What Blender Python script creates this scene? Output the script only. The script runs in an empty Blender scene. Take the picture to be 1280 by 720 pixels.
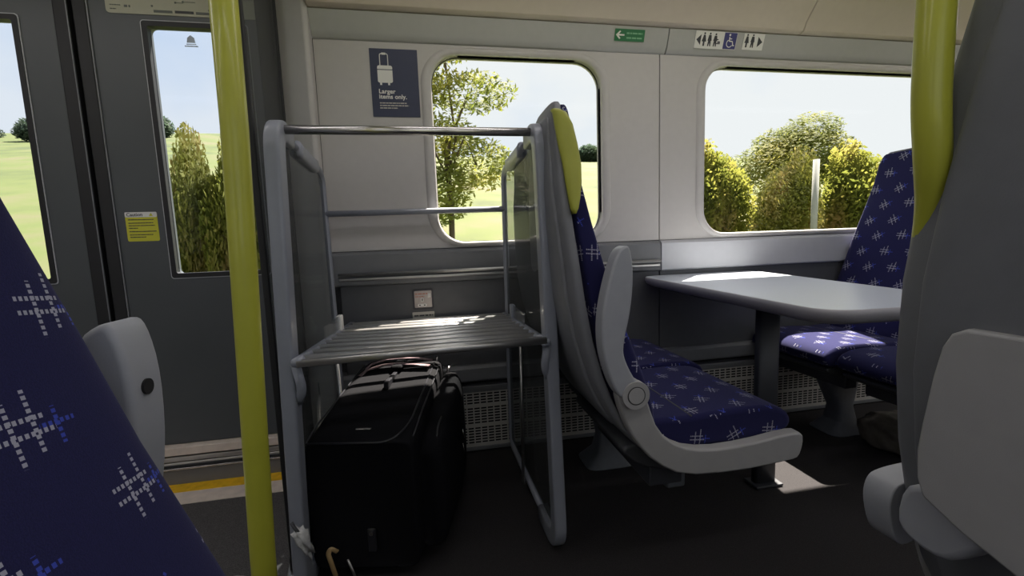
import bpy, bmesh, math, random
from mathutils import Vector, Matrix
random.seed(7)
S = bpy.context.scene
COL = S.collection
PI = math.pi

# ------------------------------------------------------------------ materials
class N:
    """tiny helper: arithmetic on shader sockets"""
    def __init__(s, nt, sock): s.nt, s.s = nt, sock
    def op(s, kind, *others, clamp=False):
        n = s.nt.nodes.new('ShaderNodeMath'); n.operation = kind; n.use_clamp = clamp
        for i, v in enumerate((s,) + others):
            if isinstance(v, N): s.nt.links.new(v.s, n.inputs[i])
            else: n.inputs[i].default_value = v
        return N(s.nt, n.outputs[0])
    def __add__(s, o): return s.op('ADD', o)
    def __sub__(s, o): return s.op('SUBTRACT', o)
    def __mul__(s, o): return s.op('MULTIPLY', o)
    def abs(s): return s.op('ABSOLUTE')
    def lt(s, o): return s.op('LESS_THAN', o)
    def gt(s, o): return s.op('GREATER_THAN', o)
    def mx(s, o): return s.op('MAXIMUM', o)

def srgb(r, g, b):
    f = lambda c: (c/255/12.92) if c/255 <= .04045 else ((c/255+.055)/1.055)**2.4
    return (f(r), f(g), f(b), 1)

def new_mat(name):
    m = bpy.data.materials.new(name); m.use_nodes = True
    return m, m.node_tree, m.node_tree.nodes['Principled BSDF']

def mat(name, col, rough=.5, metal=0, noise=.06, scale=30, bump=0, bscale=400, spec=.5, coat=0, stretch=(1,1,1)):
    m, nt, b = new_mat(name)
    b.inputs['Roughness'].default_value = rough
    b.inputs['Metallic'].default_value = metal
    b.inputs['Specular IOR Level'].default_value = spec
    b.inputs['Coat Weight'].default_value = coat
    tc = nt.nodes.new('ShaderNodeTexCoord')
    mp = nt.nodes.new('ShaderNodeMapping'); mp.inputs['Scale'].default_value = stretch
    nt.links.new(tc.outputs['Object'], mp.inputs[0])
    nz = nt.nodes.new('ShaderNodeTexNoise'); nz.inputs['Scale'].default_value = scale; nz.inputs['Detail'].default_value = 3
    nt.links.new(mp.outputs[0], nz.inputs['Vector'])
    cr = nt.nodes.new('ShaderNodeValToRGB')
    cr.color_ramp.elements[0].position = .3; cr.color_ramp.elements[1].position = .7
    cr.color_ramp.elements[0].color = tuple(c*(1-noise) for c in col[:3])+(1,)
    cr.color_ramp.elements[1].color = tuple(min(1, c*(1+noise)) for c in col[:3])+(1,)
    nt.links.new(nz.outputs['Fac'], cr.inputs[0]); nt.links.new(cr.outputs[0], b.inputs['Base Color'])
    if bump:
        n2 = nt.nodes.new('ShaderNodeTexNoise'); n2.inputs['Scale'].default_value = bscale
        nt.links.new(tc.outputs['Object'], n2.inputs['Vector'])
        bp = nt.nodes.new('ShaderNodeBump'); bp.inputs['Strength'].default_value = bump; bp.inputs['Distance'].default_value = .002
        nt.links.new(n2.outputs['Fac'], bp.inputs['Height']); nt.links.new(bp.outputs[0], b.inputs['Normal'])
    return m

def glass(name, tint, refl=.06, rough=.02, dirt=0.0):
    m = bpy.data.materials.new(name); m.use_nodes = True; nt = m.node_tree; nt.nodes.clear()
    o = nt.nodes.new('ShaderNodeOutputMaterial'); mx = nt.nodes.new('ShaderNodeMixShader')
    t = nt.nodes.new('ShaderNodeBsdfTransparent'); g = nt.nodes.new('ShaderNodeBsdfGlossy')
    t.inputs[0].default_value = tint; g.inputs['Roughness'].default_value = rough
    lw = nt.nodes.new('ShaderNodeLayerWeight'); lw.inputs[0].default_value = .25
    k = N(nt, lw.outputs['Facing']).op('POWER', 5.0)*.6 + refl
    nt.links.new(k.s, mx.inputs[0]); nt.links.new(t.outputs[0], mx.inputs[1]); nt.links.new(g.outputs[0], mx.inputs[2])
    last = mx
    if dirt:
        d = nt.nodes.new('ShaderNodeBsdfDiffuse'); d.inputs[0].default_value = (.7, .7, .68, 1)
        m2 = nt.nodes.new('ShaderNodeMixShader'); m2.inputs[0].default_value = dirt
        nt.links.new(mx.outputs[0], m2.inputs[1]); nt.links.new(d.outputs[0], m2.inputs[2]); last = m2
    nt.links.new(last.outputs[0], o.inputs[0])
    return m

def emit(name, col, strength):
    m = bpy.data.materials.new(name); m.use_nodes = True; nt = m.node_tree; nt.nodes.clear()
    o = nt.nodes.new('ShaderNodeOutputMaterial'); e = nt.nodes.new('ShaderNodeEmission')
    e.inputs[0].default_value = col; e.inputs[1].default_value = strength
    nt.links.new(e.outputs[0], o.inputs[0]); return m

def fabric():
    """navy moquette with dotted woven cross marks, white and blue"""
    m, nt, b = new_mat('moquette')
    L = nt.links
    tc = nt.nodes.new('ShaderNodeTexCoord')
    p = nt.nodes.new('ShaderNodeSeparateXYZ'); L.new(tc.outputs['Object'], p.inputs[0])
    n = nt.nodes.new('ShaderNodeSeparateXYZ'); L.new(tc.outputs['Normal'], n.inputs[0])
    X, Y, Z = (N(nt, p.outputs[i]) for i in range(3))
    ny, nz = N(nt, n.outputs[1]).abs(), N(nt, n.outputs[2]).abs()
    top = nz.gt(.62); side = ny.gt(.72)*(top*-1+1); front = (top*-1+1)*(side*-1+1)
    U = Y*top + X*side + Y*front
    V = X*top + Z*side + Z*front
    CW, CH = .112, .074
    v = V*(1/CH) + 50.0
    row = v.op('FLOOR'); fv = (v-row-.5)*CH
    odd = row.op('MODULO', 2.0)
    u = U*(1/CW) + 50.0 + odd*.5
    colm = u.op('FLOOR'); fu = (u-colm-.5)*CW
    # turn every other mark
    h = ((row*1.7 + colm*2.3).op('SINE')*43758.5).op('FRACT')
    ang = h.gt(.5)*.55 - .1
    ca, sa = ang.op('COSINE'), ang.op('SINE')
    a = fu*ca + fv*sa; c = fv*ca - fu*sa
    a = a + .006
    W = .0016; DOT = 2*PI/.0044
    def line(across, along, off, half, ctr=0.0):
        d = (across-off).abs().lt(W); l = (along-ctr).abs().lt(half)
        s = (along*DOT).op('SINE').gt(-.35)
        return d*l*s
    w = line(a, c, -.007, .021, -.003).mx(line(a, c, .008, .021, .003)).mx(line(c, a, -.005, .022, .0)).mx(line(c, a, .005, .019, -.003))
    bl = line(a, c, .024, .013, -.004).mx(line(c, a, -.002, .013, .024))
    mix = nt.nodes.new('ShaderNodeMix'); mix.data_type = 'RGBA'
    nzt = nt.nodes.new('ShaderNodeTexNoise'); nzt.inputs['Scale'].default_value = 900
    L.new(tc.outputs['Object'], nzt.inputs['Vector'])
    cr = nt.nodes.new('ShaderNodeValToRGB')
    cr.color_ramp.elements[0].color = (.0085, .0085, .036, 1); cr.color_ramp.elements[1].color = (.020, .020, .090, 1)
    L.new(nzt.outputs['Fac'], cr.inputs[0])
    L.new(cr.outputs[0], mix.inputs['A']); mix.inputs['B'].default_value = (.045, .07, .42, 1); L.new(bl.s, mix.inputs['Factor'])
    mix2 = nt.nodes.new('ShaderNodeMix'); mix2.data_type = 'RGBA'
    L.new(mix.outputs['Result'], mix2.inputs['A']); mix2.inputs['B'].default_value = (.37, .37, .45, 1); L.new(w.s, mix2.inputs['Factor'])
    L.new(mix2.outputs['Result'], b.inputs['Base Color'])
    b.inputs['Roughness'].default_value = .95; b.inputs['Specular IOR Level'].default_value = .15
    b.inputs['Sheen Weight'].default_value = .12; b.inputs['Sheen Roughness'].default_value = .5
    b.inputs['Sheen Tint'].default_value = (.7, .7, 1, 1)
    bp = nt.nodes.new('ShaderNodeBump'); bp.inputs['Strength'].default_value = .3; bp.inputs['Distance'].default_value = .001
    hh = w.mx(bl)*.6 + N(nt, nzt.outputs['Fac'])
    L.new(hh.s, bp.inputs['Height']); L.new(bp.outputs[0], b.inputs['Normal'])
    return m

def grille_mat():
    """painted plate pierced by short horizontal slots in blocks"""
    m, nt, b = new_mat('pierced_plate')
    L = nt.links
    b.inputs['Base Color'].default_value = (.50, .48, .45, 1); b.inputs['Roughness'].default_value = .5
    tc = nt.nodes.new('ShaderNodeTexCoord'); p = nt.nodes.new('ShaderNodeSeparateXYZ'); L.new(tc.outputs['Object'], p.inputs[0])
    X, Z = N(nt, p.outputs[0])+20.0, N(nt, p.outputs[2])+20.0
    fx = (X*(1/.031)).op('FRACT'); fz = (Z*(1/.0134)).op('FRACT')
    blk = (Z*(1/.094)).op('FRACT').gt(.14)
    hole = fx.gt(.2)*fz.gt(.42)*blk
    t = nt.nodes.new('ShaderNodeBsdfTransparent'); mx = nt.nodes.new('ShaderNodeMixShader')
    L.new(hole.s, mx.inputs[0]); L.new(b.outputs[0], mx.inputs[1]); L.new(t.outputs[0], mx.inputs[2])
    L.new(mx.outputs[0], nt.nodes['Material Output'].inputs[0])
    return m

def foliage_mat(name, c1, c2, c3):
    m, nt, b = new_mat(name)
    tc = nt.nodes.new('ShaderNodeTexCoord'); nz = nt.nodes.new('ShaderNodeTexNoise')
    nz.inputs['Scale'].default_value = 1.1; nz.inputs['Detail'].default_value = 5
    nt.links.new(tc.outputs['Object'], nz.inputs['Vector'])
    cr = nt.nodes.new('ShaderNodeValToRGB'); e = cr.color_ramp.elements
    e[0].position = .3; e[0].color = c1; e[1].position = .72; e[1].color = c3
    k = e.new(.5); k.color = c2
    nt.links.new(nz.outputs['Fac'], cr.inputs[0]); nt.links.new(cr.outputs[0], b.inputs['Base Color'])
    b.inputs['Roughness'].default_value = .7
    tr = nt.nodes.new('ShaderNodeBsdfTranslucent'); nt.links.new(cr.outputs[0], tr.inputs[0])
    mx = nt.nodes.new('ShaderNodeMixShader'); mx.inputs[0].default_value = .6
    nt.links.new(b.outputs[0], mx.inputs[1]); nt.links.new(tr.outputs[0], mx.inputs[2])
    nt.links.new(mx.outputs[0], nt.nodes['Material Output'].inputs[0])
    return m

M = dict(
    wall=mat('cream_wall_panel', (.51, .49, .475), .5, noise=.02, bump=.05, bscale=700),
    band=mat('grey_cove_band', (.43, .43, .425), .45, noise=.02),
    cove=mat('cream_cove', (.60, .53, .46), .5, noise=.02),
    ceil=mat('ceiling_panel', (.62, .60, .58), .6, noise=.02),
    dado=mat('light_grey_dado', (.50, .51, .54), .42, noise=.02),
    dgrey=mat('dark_grey_panel', (.085, .088, .097), .5, noise=.05, bump=.05),
    mgrey=mat('mid_grey_ledge', (.16, .165, .175), .5, noise=.04),
    door=mat('charcoal_door_paint', (.075, .082, .088), .42, noise=.04, scale=5),
    rubber=mat('black_rubber', (.012, .012, .014), .55),
    seal=mat('grey_edge_trim', (.20, .205, .22), .35),
    alu=mat('brushed_aluminium', (.55, .54, .52), .36, metal=1, noise=.08, scale=60, stretch=(.2, 4, 4)),
    steel=mat('satin_steel', (.62, .60, .58), .25, metal=1, noise=.05),
    sill=mat('cream_threshold', (.72, .62, .54), .6, noise=.1, scale=25),
    yel_strip=mat('yellow_edge_strip', (.85, .50, .015), .5, noise=.12, scale=40),
    floor=mat('dark_speckled_flooring', (.029, .0265, .028), .85, noise=.45, scale=420, bump=.3, bscale=900, spec=.2),
    vest=mat('grey_vestibule_flooring', (.085, .08, .08), .8, noise=.5, scale=380, bump=.3, bscale=900, spec=.25),
    rack=mat('grey_powder_coated_metal', (.25, .265, .31), .38, noise=.03, coat=.15),
    yellow=mat('yellow_pole_paint', (.45, .455, .045), .38, noise=.05, coat=.2, scale=12),
    yelh=mat('yellow_handle_plastic', (.36, .37, .04), .45, noise=.04),
    shell=mat('grey_seat_shell', (.16, .165, .18), .48, noise=.05, bump=.12, bscale=600),
    shell2=mat('light_grey_plastic', (.33, .325, .325), .5, noise=.03, bump=.12, bscale=800),
    arm=mat('pale_grey_armrest_plastic', (.33, .34, .37), .42, noise=.03, bump=.06),
    dplastic=mat('dark_grey_plastic', (.045, .047, .052), .5),
    pedestal=mat('grey_blue_painted_steel', (.12, .13, .15), .5, noise=.1),
    tleg=mat('dark_leg_paint', (.035, .037, .045), .5),
    tabletop=mat('sky_tinted_laminate', (.56, .60, .67), .27, noise=.03, scale=200, spec=.55),  # grey laminate with the blue sky reflection mixed into its base colour
    tedge=mat('grey_table_edging', (.30, .29, .31), .45, noise=.03),
    case=mat('black_nylon', (.0050, .0050, .0065), .8, noise=.3, scale=700, bump=.35, bscale=1400, spec=.12),
    caseb=mat('black_trim', (.018, .018, .022), .35),
    handle=mat('sunlit_tint_webbing', (.20, .14, .15), .4),  # black straps; their pinkish sunlit look is put into the base colour
    bag=mat('olive_brown_canvas', (.10, .09, .075), .85, noise=.25, scale=25, bump=.4, bscale=60),
    tan=mat('tan_leather', (.55, .38, .18), .5),
    plastic=mat('crumpled_clear_film', (.55, .55, .55), .2, noise=.3, scale=60, bump=.6, bscale=90),
    white=mat('white_print', (.78, .77, .74), .6, noise=0),
    ink=mat('dark_print', (.05, .05, .06), .6, noise=0),
    navy=mat('navy_print', (.033, .04, .085), .5, noise=.03),
    navy2=mat('violet_blue_print', (.05, .05, .19), .5, noise=0),
    pgrey=mat('pale_grey_print', (.52, .50, .45), .5, noise=0),
    green=mat('green_print', (.025, .17, .07), .5, noise=0),
    lgreen=mat('pale_green_print', (.20, .45, .27), .5, noise=0),
    ysign=mat('yellow_print', (.62, .60, .04), .5, noise=0),
    mapc=mat('beige_map_print', (.48, .47, .38), .5, noise=.02),
    mapd=mat('map_mark_print', (.12, .13, .12), .5, noise=0),
    pink=mat('red_print', (.45, .2, .15), .5, noise=0),
    socket=mat('brushed_socket_steel', (.42, .38, .36), .4, metal=.5, noise=.08),
    slat=mat('bright_slat_metal', (.74, .72, .70), .3, metal=.7, noise=.04),
    dark=mat('dark_cavity', (.006, .006, .007), .8),
    pane=glass('window_glass', (.95, .96, .96, 1), .002),
    dpane=glass('door_glass', (.88, .91, .95, 1), .003),
    tint=glass('smoked_glass', (.66, .68, .69, 1), .03, dirt=.04),
    clear=glass('clear_acrylic', (.80, .82, .84, 1), .12, dirt=.12),
    grille=grille_mat(), fabric=fabric(),
    wood=mat('brown_bark', (.10, .075, .05), .9, noise=.3, scale=8),
    concrete=mat('pale_concrete', (.30, .30, .28), .8, noise=.1, scale=6),
    fill_lamp=emit('added_fill_glow', (1, .95, .97, 1), 3.7),  # glow of the added ceiling strips
)
M['leaf1'] = foliage_mat('hedge_leaves', (.13, .16, .03, 1), (.26, .26, .05, 1), (.42, .30, .13, 1))
M['leaf2'] = foliage_mat('tree_leaves', (.11, .15, .035, 1), (.25, .28, .05, 1), (.40, .36, .09, 1))
M['leaf3'] = foliage_mat('far_tree_leaves', (.04, .065, .05, 1), (.06, .09, .06, 1), (.09, .12, .07, 1))
def ground():
    m, nt, b = new_mat('meadow_grass')
    tc = nt.nodes.new('ShaderNodeTexCoord'); nz = nt.nodes.new('ShaderNodeTexNoise')
    nz.inputs['Scale'].default_value = .35; nz.inputs['Detail'].default_value = 6
    nt.links.new(tc.outputs['Object'], nz.inputs['Vector'])
    cr = nt.nodes.new('ShaderNodeValToRGB'); e = cr.color_ramp.elements
    e[0].position = .32; e[0].color = (.045, .060, .014, 1); e[1].position = .7; e[1].color = (.105, .095, .042, 1)
    k = e.new(.5); k.color = (.078, .098, .018, 1)
    nt.links.new(nz.outputs['Fac'], cr.inputs[0]); nt.links.new(cr.outputs[0], b.inputs['Base Color'])
    b.inputs['Roughness'].default_value = .9
    return m
M['grass'] = ground()

# ------------------------------------------------------------------ object helpers
def link(name, me, parent=None):
    o = bpy.data.objects.new(name, me); COL.objects.link(o)
    if parent is not None: o.parent = parent
    return o
def tag(o, label=None, cat=None, group=None, kind=None):
    if label: o['label'] = label
    if cat: o['category'] = cat
    if group: o['group'] = group
    if kind: o['kind'] = kind
    return o
def thing(name, label, cat, loc=(0, 0, 0), group=None, rotz=0):
    o = bpy.data.objects.new(name, None); o.empty_display_size = .05; COL.objects.link(o)
    o.location = loc; o.rotation_euler = (0, 0, rotz)
    return tag(o, label, cat, group)
def origin_fix(me, loc):
    me.transform(Matrix.Translation(-Vector(loc)))
def obj(name, bm, m, parent=None, smooth=False, bevel=0, seg=2, subsurf=0, loc=None):
    bmesh.ops.recalc_face_normals(bm, faces=bm.faces)
    me = bpy.data.meshes.new(name); bm.to_mesh(me); bm.free()
    for mm in (m if isinstance(m, (list, tuple)) else [m]): me.materials.append(mm)
    if smooth: me.polygons.foreach_set('use_smooth', [True]*len(me.polygons))
    if loc is not None: origin_fix(me, loc)
    o = link(name, me, parent)
    if loc is not None: o.location = loc
    if bevel:
        md = o.modifiers.new('bevel', 'BEVEL'); md.width = bevel; md.segments = seg; md.limit_method = 'ANGLE'; md.angle_limit = math.radians(35)
        md.harden_normals = False
        me.polygons.foreach_set('use_smooth', [True]*len(me.polygons))
        w = o.modifiers.new('wn', 'WEIGHTED_NORMAL'); w.keep_sharp = False
    if subsurf:
        md = o.modifiers.new('sub', 'SUBSURF'); md.levels = subsurf; md.render_levels = subsurf
    return o
def B(): return bmesh.new()
def box(bm, x0, x1, y0, y1, z0, z1):
    vs = [bm.verts.new((x, y, z)) for x in (x0, x1) for y in (y0, y1) for z in (z0, z1)]
    for f in ((0, 1, 3, 2), (4, 6, 7, 5), (0, 4, 5, 1), (2, 3, 7, 6), (0, 2, 6, 4), (1, 5, 7, 3)):
        bm.faces.new([vs[i] for i in f])
    return bm
def prism(bm, pts, axis, a0, a1):
    """pts in the plane across axis; axis 'y': pts (x,z); 'x': pts (y,z); 'z': pts (x,y)"""
    def P(p, a): return {'y': (p[0], a, p[1]), 'x': (a, p[0], p[1]), 'z': (p[0], p[1], a)}[axis]
    r0 = [bm.verts.new(P(p, a0)) for p in pts]; r1 = [bm.verts.new(P(p, a1)) for p in pts]
    n = len(pts)
    bm.faces.new(r0); bm.faces.new(list(reversed(r1)))
    for i in range(n): bm.faces.new((r0[i], r0[(i+1) % n], r1[(i+1) % n], r1[i]))
    return bm
def smooth_poly(pts, it=2, closed=True):
    """corner cutting"""
    for _ in range(it):
        q = []; n = len(pts)
        rng = range(n) if closed else range(n-1)
        if not closed: q.append(pts[0])
        for i in rng:
            a, b = Vector(pts[i]), Vector(pts[(i+1) % n])
            q += [tuple(a*.75+b*.25), tuple(a*.25+b*.75)]
        if not closed: q.append(pts[-1])
        pts = q
    return pts
def fillet(pts, r, closed=False, n=6):
    out = []; L = len(pts); pts = [Vector(p) for p in pts]
    for i, p in enumerate(pts):
        if not closed and i in (0, L-1): out.append(p); continue
        a, b = pts[i-1], pts[(i+1) % L]
        da, db = (a-p), (b-p)
        rr = min(r, da.length*.49, db.length*.49)
        s, e = p+da.normalized()*rr, p+db.normalized()*rr
        for k in range(n+1):
            t = k/n; out.append(s*(1-t)**2 + p*2*t*(1-t) + e*t*t)
    return out
def sweep(bm, pts, ru, rv=None, ref=(1, 0, 0), n=14, expo=2.0, closed=False):
    rv = rv or ru; pts = [Vector(p) for p in pts]; ref = Vector(ref)
    rings = []; L = len(pts)
    for i, p in enumerate(pts):
        if closed: t = pts[(i+1) % L]-pts[i-1]
        else: t = pts[min(i+1, L-1)]-pts[max(i-1, 0)]
        t.normalize()
        v = t.cross(ref)
        if v.length < 1e-4: v = t.orthogonal()
        v.normalize(); u = v.cross(t).normalized()
        ring = []
        for k in range(n):
            a = 2*PI*(k+.5)/n; c, s = math.cos(a), math.sin(a)
            c = math.copysign(abs(c)**(2/expo), c); s = math.copysign(abs(s)**(2/expo), s)
            ring.append(bm.verts.new(p+u*c*ru+v*s*rv))
        rings.append(ring)
    rng = range(L) if closed else range(L-1)
    for i in rng:
        A, C = rings[i], rings[(i+1) % L]
        for k in range(n): bm.faces.new((A[k], A[(k+1) % n], C[(k+1) % n], C[k]))
    if not closed: bm.faces.new(rings[0]); bm.faces.new(list(reversed(rings[-1])))
    return bm
def loft(bm, stations, n=28, expo=4.0, caps=True):
    """station: (center, axis_w, half_w, axis_t, half_t)"""
    rings = []
    for c, aw, hw, at, ht in stations:
        c, aw, at = Vector(c), Vector(aw), Vector(at); ring = []
        for k in range(n):
            a = 2*PI*(k+.5)/n; cc, ss = math.cos(a), math.sin(a)
            cc = math.copysign(abs(cc)**(2/expo), cc); ss = math.copysign(abs(ss)**(2/expo), ss)
            ring.append(bm.verts.new(c+aw*cc*hw+at*ss*ht))
        rings.append(ring)
    for A, C in zip(rings, rings[1:]):
        for k in range(n): bm.faces.new((A[k], A[(k+1) % n], C[(k+1) % n], C[k]))
    if caps: bm.faces.new(rings[0]); bm.faces.new(list(reversed(rings[-1])))
    return bm
def cyl(bm, c0, c1, r, n=20):
    c0, c1 = Vector(c0), Vector(c1)
    ref = (0, 0, 1) if abs((c1-c0).normalized().z) < .9 else (1, 0, 0)
    return sweep(bm, [c0, c1], r, r, ref, n)
def rrect(x0, x1, y0, y1, r, n=6):
    pts = []
    for cx, cy, a0 in ((x1-r, y1-r, 0), (x0+r, y1-r, 90), (x0+r, y0+r, 180), (x1-r, y0+r, 270)):
        for k in range(n+1):
            a = math.radians(a0+90*k/n); pts.append((cx+r*math.cos(a), cy+r*math.sin(a)))
    return pts
def plate_with_holes(bm, outer, holes, y0, y1):
    """flat plate in XZ between y0 and y1 with rounded holes"""
    from mathutils.geometry import tessellate_polygon
    loops = [outer]+holes
    flat = [p for l in loops for p in l]
    tris = tessellate_polygon([[Vector((p[0], p[1], 0)) for p in l] for l in loops])
    f = [bm.verts.new((p[0], y0, p[1])) for p in flat]; b = [bm.verts.new((p[0], y1, p[1])) for p in flat]
    for t in tris:
        try: bm.faces.new([f[i] for i in t]); bm.faces.new([b[i] for i in reversed(t)])
        except ValueError: pass
    k = 0
    for l in loops:
        n = len(l)
        for i in range(n):
            a, c = k+i, k+(i+1) % n
            bm.faces.new((f[a], f[c], b[c], b[a]))
        k += n
    return bm
def dup(root, loc=None, rotz=None, label=None, group=None, scale=None):
    def cp(o, par):
        c = o.copy(); COL.objects.link(c)
        if par is not None: c.parent = par
        for ch in list(o.children): cp(ch, c)
        return c
    r = cp(root, None)
    if loc is not None: r.location = loc
    if rotz is not None: r.rotation_euler = (0, 0, rotz)
    if scale is not None: r.scale = scale
    if label: r['label'] = label
    if group: r['group'] = group
    return r
def text(name, body, size, loc, m, parent, spacing=1.0, rot=(PI/2, 0, 0), line=1.0, bold=0.0):
    c = bpy.data.curves.new(name, 'FONT'); c.body = body; c.size = size; c.extrude = .0004; c.space_character = spacing; c.space_line = line
    c.offset = bold
    t = bpy.data.objects.new(name+'_tmp', c); COL.objects.link(t)
    bpy.context.view_layer.update()
    me = bpy.data.meshes.new_from_object(t.evaluated_get(bpy.context.evaluated_depsgraph_get()))
    COL.objects.unlink(t); bpy.data.objects.remove(t)
    me.materials.clear(); me.materials.append(m)
    o = link(name, me, parent); o.location = loc; o.rotation_euler = rot
    return o
def struct(name, bm, m, **k):
    par = k.get('parent')
    o = obj(name, bm, m, **k)
    if par is None: o['kind'] = 'structure'
    return o

# ------------------------------------------------------------------ the carriage
XL, XR, YN, YF, ZC = -3.2, 5.0, -.72, 1.90, 2.18
SEG = ((-.515, 1.069), (1.073, 2.93), (2.934, XR))
WIN = [(.028, .780), (1.306, 2.795), (3.15, 4.65)]
WZ0, WZ1 = .965, 1.750
# floor
bm = B(); box(bm, XL, XR, YN, YF+.25, -.10, -.002); struct('floor', bm, M['floor'])
bm = B(); box(bm, XL, -.47, YN+.01, 1.74, -.002, .001); struct('trim_1', bm, M['vest'])
# far wall, three panels with window openings
for i, ((a, b), (w0, w1)) in enumerate(zip(SEG, WIN)):
    bm = B()
    plate_with_holes(bm, [(a, .94), (b, .94), (b, 1.79), (a, 1.79)], [rrect(w0, w1, WZ0, WZ1, .115, 8)], YF, YF+.05)
    struct(['wall_back', 'wall_back.001', 'wall_back.002'][i], bm, M['wall'], bevel=.0015, seg=1)
    # window: raised surround, rubber gasket and pane
    bm = B()
    inner, outer = rrect(w0, w1, WZ0, WZ1, .115, 8), rrect(w0-.045, w1+.045, WZ0-.022, WZ1+.03, .15, 8)
    n = len(inner)
    prof = [(outer, YF-.001), ([(p[0]*.75+q[0]*.25, p[1]*.75+q[1]*.25) for p, q in zip(outer, inner)], YF-.012),
            ([(p[0]*.15+q[0]*.85, p[1]*.15+q[1]*.85) for p, q in zip(outer, inner)], YF-.010), (inner, YF+.002), (inner, YF+.04)]
    rings = [[bm.verts.new((p[0], y, p[1])) for p in pts] for pts, y in prof]
    for A, C in zip(rings, rings[1:]):
        for k in range(n): bm.faces.new((A[k], A[(k+1) % n], C[(k+1) % n], C[k]))
    wf = struct('window_%d' % (i+1), bm, M['wall'], smooth=True)
    bm = B(); g0 = rrect(w0, w1, WZ0, WZ1, .115, 8); g1 = rrect(w0+.002, w1-.002, WZ0+.002, WZ1-.002, .113, 8)
    plate_with_holes(bm, g0, [g1], YF+.024, YF+.034); obj('gasket', bm, M['rubber'], wf)
    bm = B(); prism(bm, g1, 'y', YF+.027, YF+.031); obj('pane', bm, M['pane'], wf)
    # lower dado band
    bm = B(); prism(bm, [(YF-.012, .793), (YF-.020, .80), (YF-.020, .925), (YF-.004, .938), (YF+.05, .938), (YF+.05, .793)], 'x', a, b)
    struct('trim_%d' % (i+2), bm, M['dado'] if i else M['mgrey'], bevel=.002, seg=1)
# outer skin below the windows plus recess panels
bm = B(); box(bm, -.515, XR, YF+.05, YF+.09, 0, .95); struct('wall_back.003', bm, M['dgrey'])
bm = B()
for a, b in ((-.40, .70), (.704, 1.069), (1.073, 2.1), (2.104, XR)): box(bm, a, b, YF-.002, YF+.05, .40, .792)
struct('wall_back.004', bm, M['dgrey'], bevel=.002, seg=1)
bm = B(); prism(bm, [(YF+.05, .335), (YF-.03, .335), (YF-.035, .345), (YF-.035, .395), (YF-.02, .408), (YF+.05, .408)], 'x', -.515, XR)
struct('trim_5', bm, M['mgrey'], bevel=.002, seg=1)
bm = B(); box(bm, -.515, XR, YF+.02, YF+.05, .0, .335); struct('trim_6', bm, M['dark'])
bm = B(); box(bm, -.515, XR, YF-.03, YF+.02, .294, .312); struct('trim_7', bm, M['mgrey'], bevel=.002)
bm = B(); box(bm, -.4312, -.4285, YF-.0052, YF-.003, .94, 1.79); struct('trim_26', bm, M['rubber'])
# cove band, cove and ceiling
for i, (a, b) in enumerate(((-.43, 1.093), (1.097, 2.93), (2.934, XR))):
    bm = B(); prism(bm, [(YF+.05, 1.79), (YF, 1.79), (YF-.008, 1.795), (YF-.022, 1.815), (YF-.045, 1.885), (YF+.05, 1.885)], 'x', a, b)
    struct('trim_%d' % (i+8), bm, M['band'], bevel=.0015, seg=1)
for i, (a, b) in enumerate(((-.43, 1.763), (1.767, 3.4), (3.404, XR))):
    bm = B(); prism(bm, [(YF+.05, 1.888), (YF-.055, 1.888), (YF-.072, 1.895), (YF-.085, 1.925), (YF-.16, 2.01), (YF-.42, 2.14), (YF-.42, 2.2), (YF+.05, 2.2)], 'x', a, b)
    struct('trim_%d' % (i+11), bm, M['cove'], bevel=.002)
bm = B(); box(bm, XL, XR, YN, YF+.1, ZC, ZC+.04); struct('ceiling', bm, M['ceil'])
# near wall (behind the camera) with windows
bm = B()
plate_with_holes(bm, [(XL, 0), (XR, 0), (XR, ZC), (XL, ZC)],
                 [rrect(a, b, WZ0-.02, WZ1, .115) for a, b in ((-2.9, -2.2), (-1.6, -.9), (-.5, 1.0), (1.3, 2.8), (3.1, 4.6))], YN-.05, YN)
struct('wall_front', bm, M['wall'])
bm = B(); box(bm, XL-.05, XL, YN, YF+.1, 0, ZC); struct('wall_left', bm, M['band'])
bm = B(); box(bm, XR, XR+.05, YN, YF+.1, 0, ZC); struct('wall_right', bm, M['band'])
# pillar between vestibule and saloon
bm = B(); prism(bm, [(-.515, YF+.09), (-.43, YF+.001), (-.43, YF-.05), (-.445, YF-.062), (-.52, YF-.03), (-.56, YF-.01), (-.56, YF+.09)], 'z', 0, ZC)
struct('trim_14', bm, M['wall'], bevel=.006)
bm = B(); box(bm, -.512, -.429, YF-.004, YF+.05, 1.0, 1.79); struct('trim_20', bm, M['wall'])
bm = B(); box(bm, -.625, -.56, YF-.03, YF+.05, 0, ZC); struct('trim_15', bm, M['rubber'], bevel=.008)

# doors: two charcoal leaves with tall windows
YD = YF+.03
def door_leaf(name, x0, x1, w0, w1):
    z0, z1 = .165, 2.10
    bm = B(); hole = rrect(w0, w1, .875, 1.825, .02, 4)
    plate_with_holes(bm, rrect(x0, x1, z0, z1, .01, 2), [hole], YD, YD+.04)
    d = struct(name, bm, M['door'], bevel=.002, seg=1)
    bm = B(); plate_with_holes(bm, rrect(w0-.018, w1+.018, .857, 1.843, .012, 4), [rrect(w0-.0145, w1+.0145, .8605, 1.8395, .010, 4)], YD-.003, YD+.001)
    obj('edge_trim', bm, M['dado'], d)
    bm = B(); plate_with_holes(bm, rrect(w0-.0145, w1+.0145, .8605, 1.8395, .010, 4), [rrect(w0+.004, w1-.004, .879, 1.821, .008, 4)], YD-.005, YD+.02)
    obj('gasket', bm, M['rubber'], d)
    bm = B(); box(bm, w0+.004, w1-.004, YD+.012, YD+.018, .879, 1.821); obj('pane', bm, M['dpane'], d)
    return d
d1 = door_leaf('door_1', -1.215, -.57, -1.028, -.690)
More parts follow.
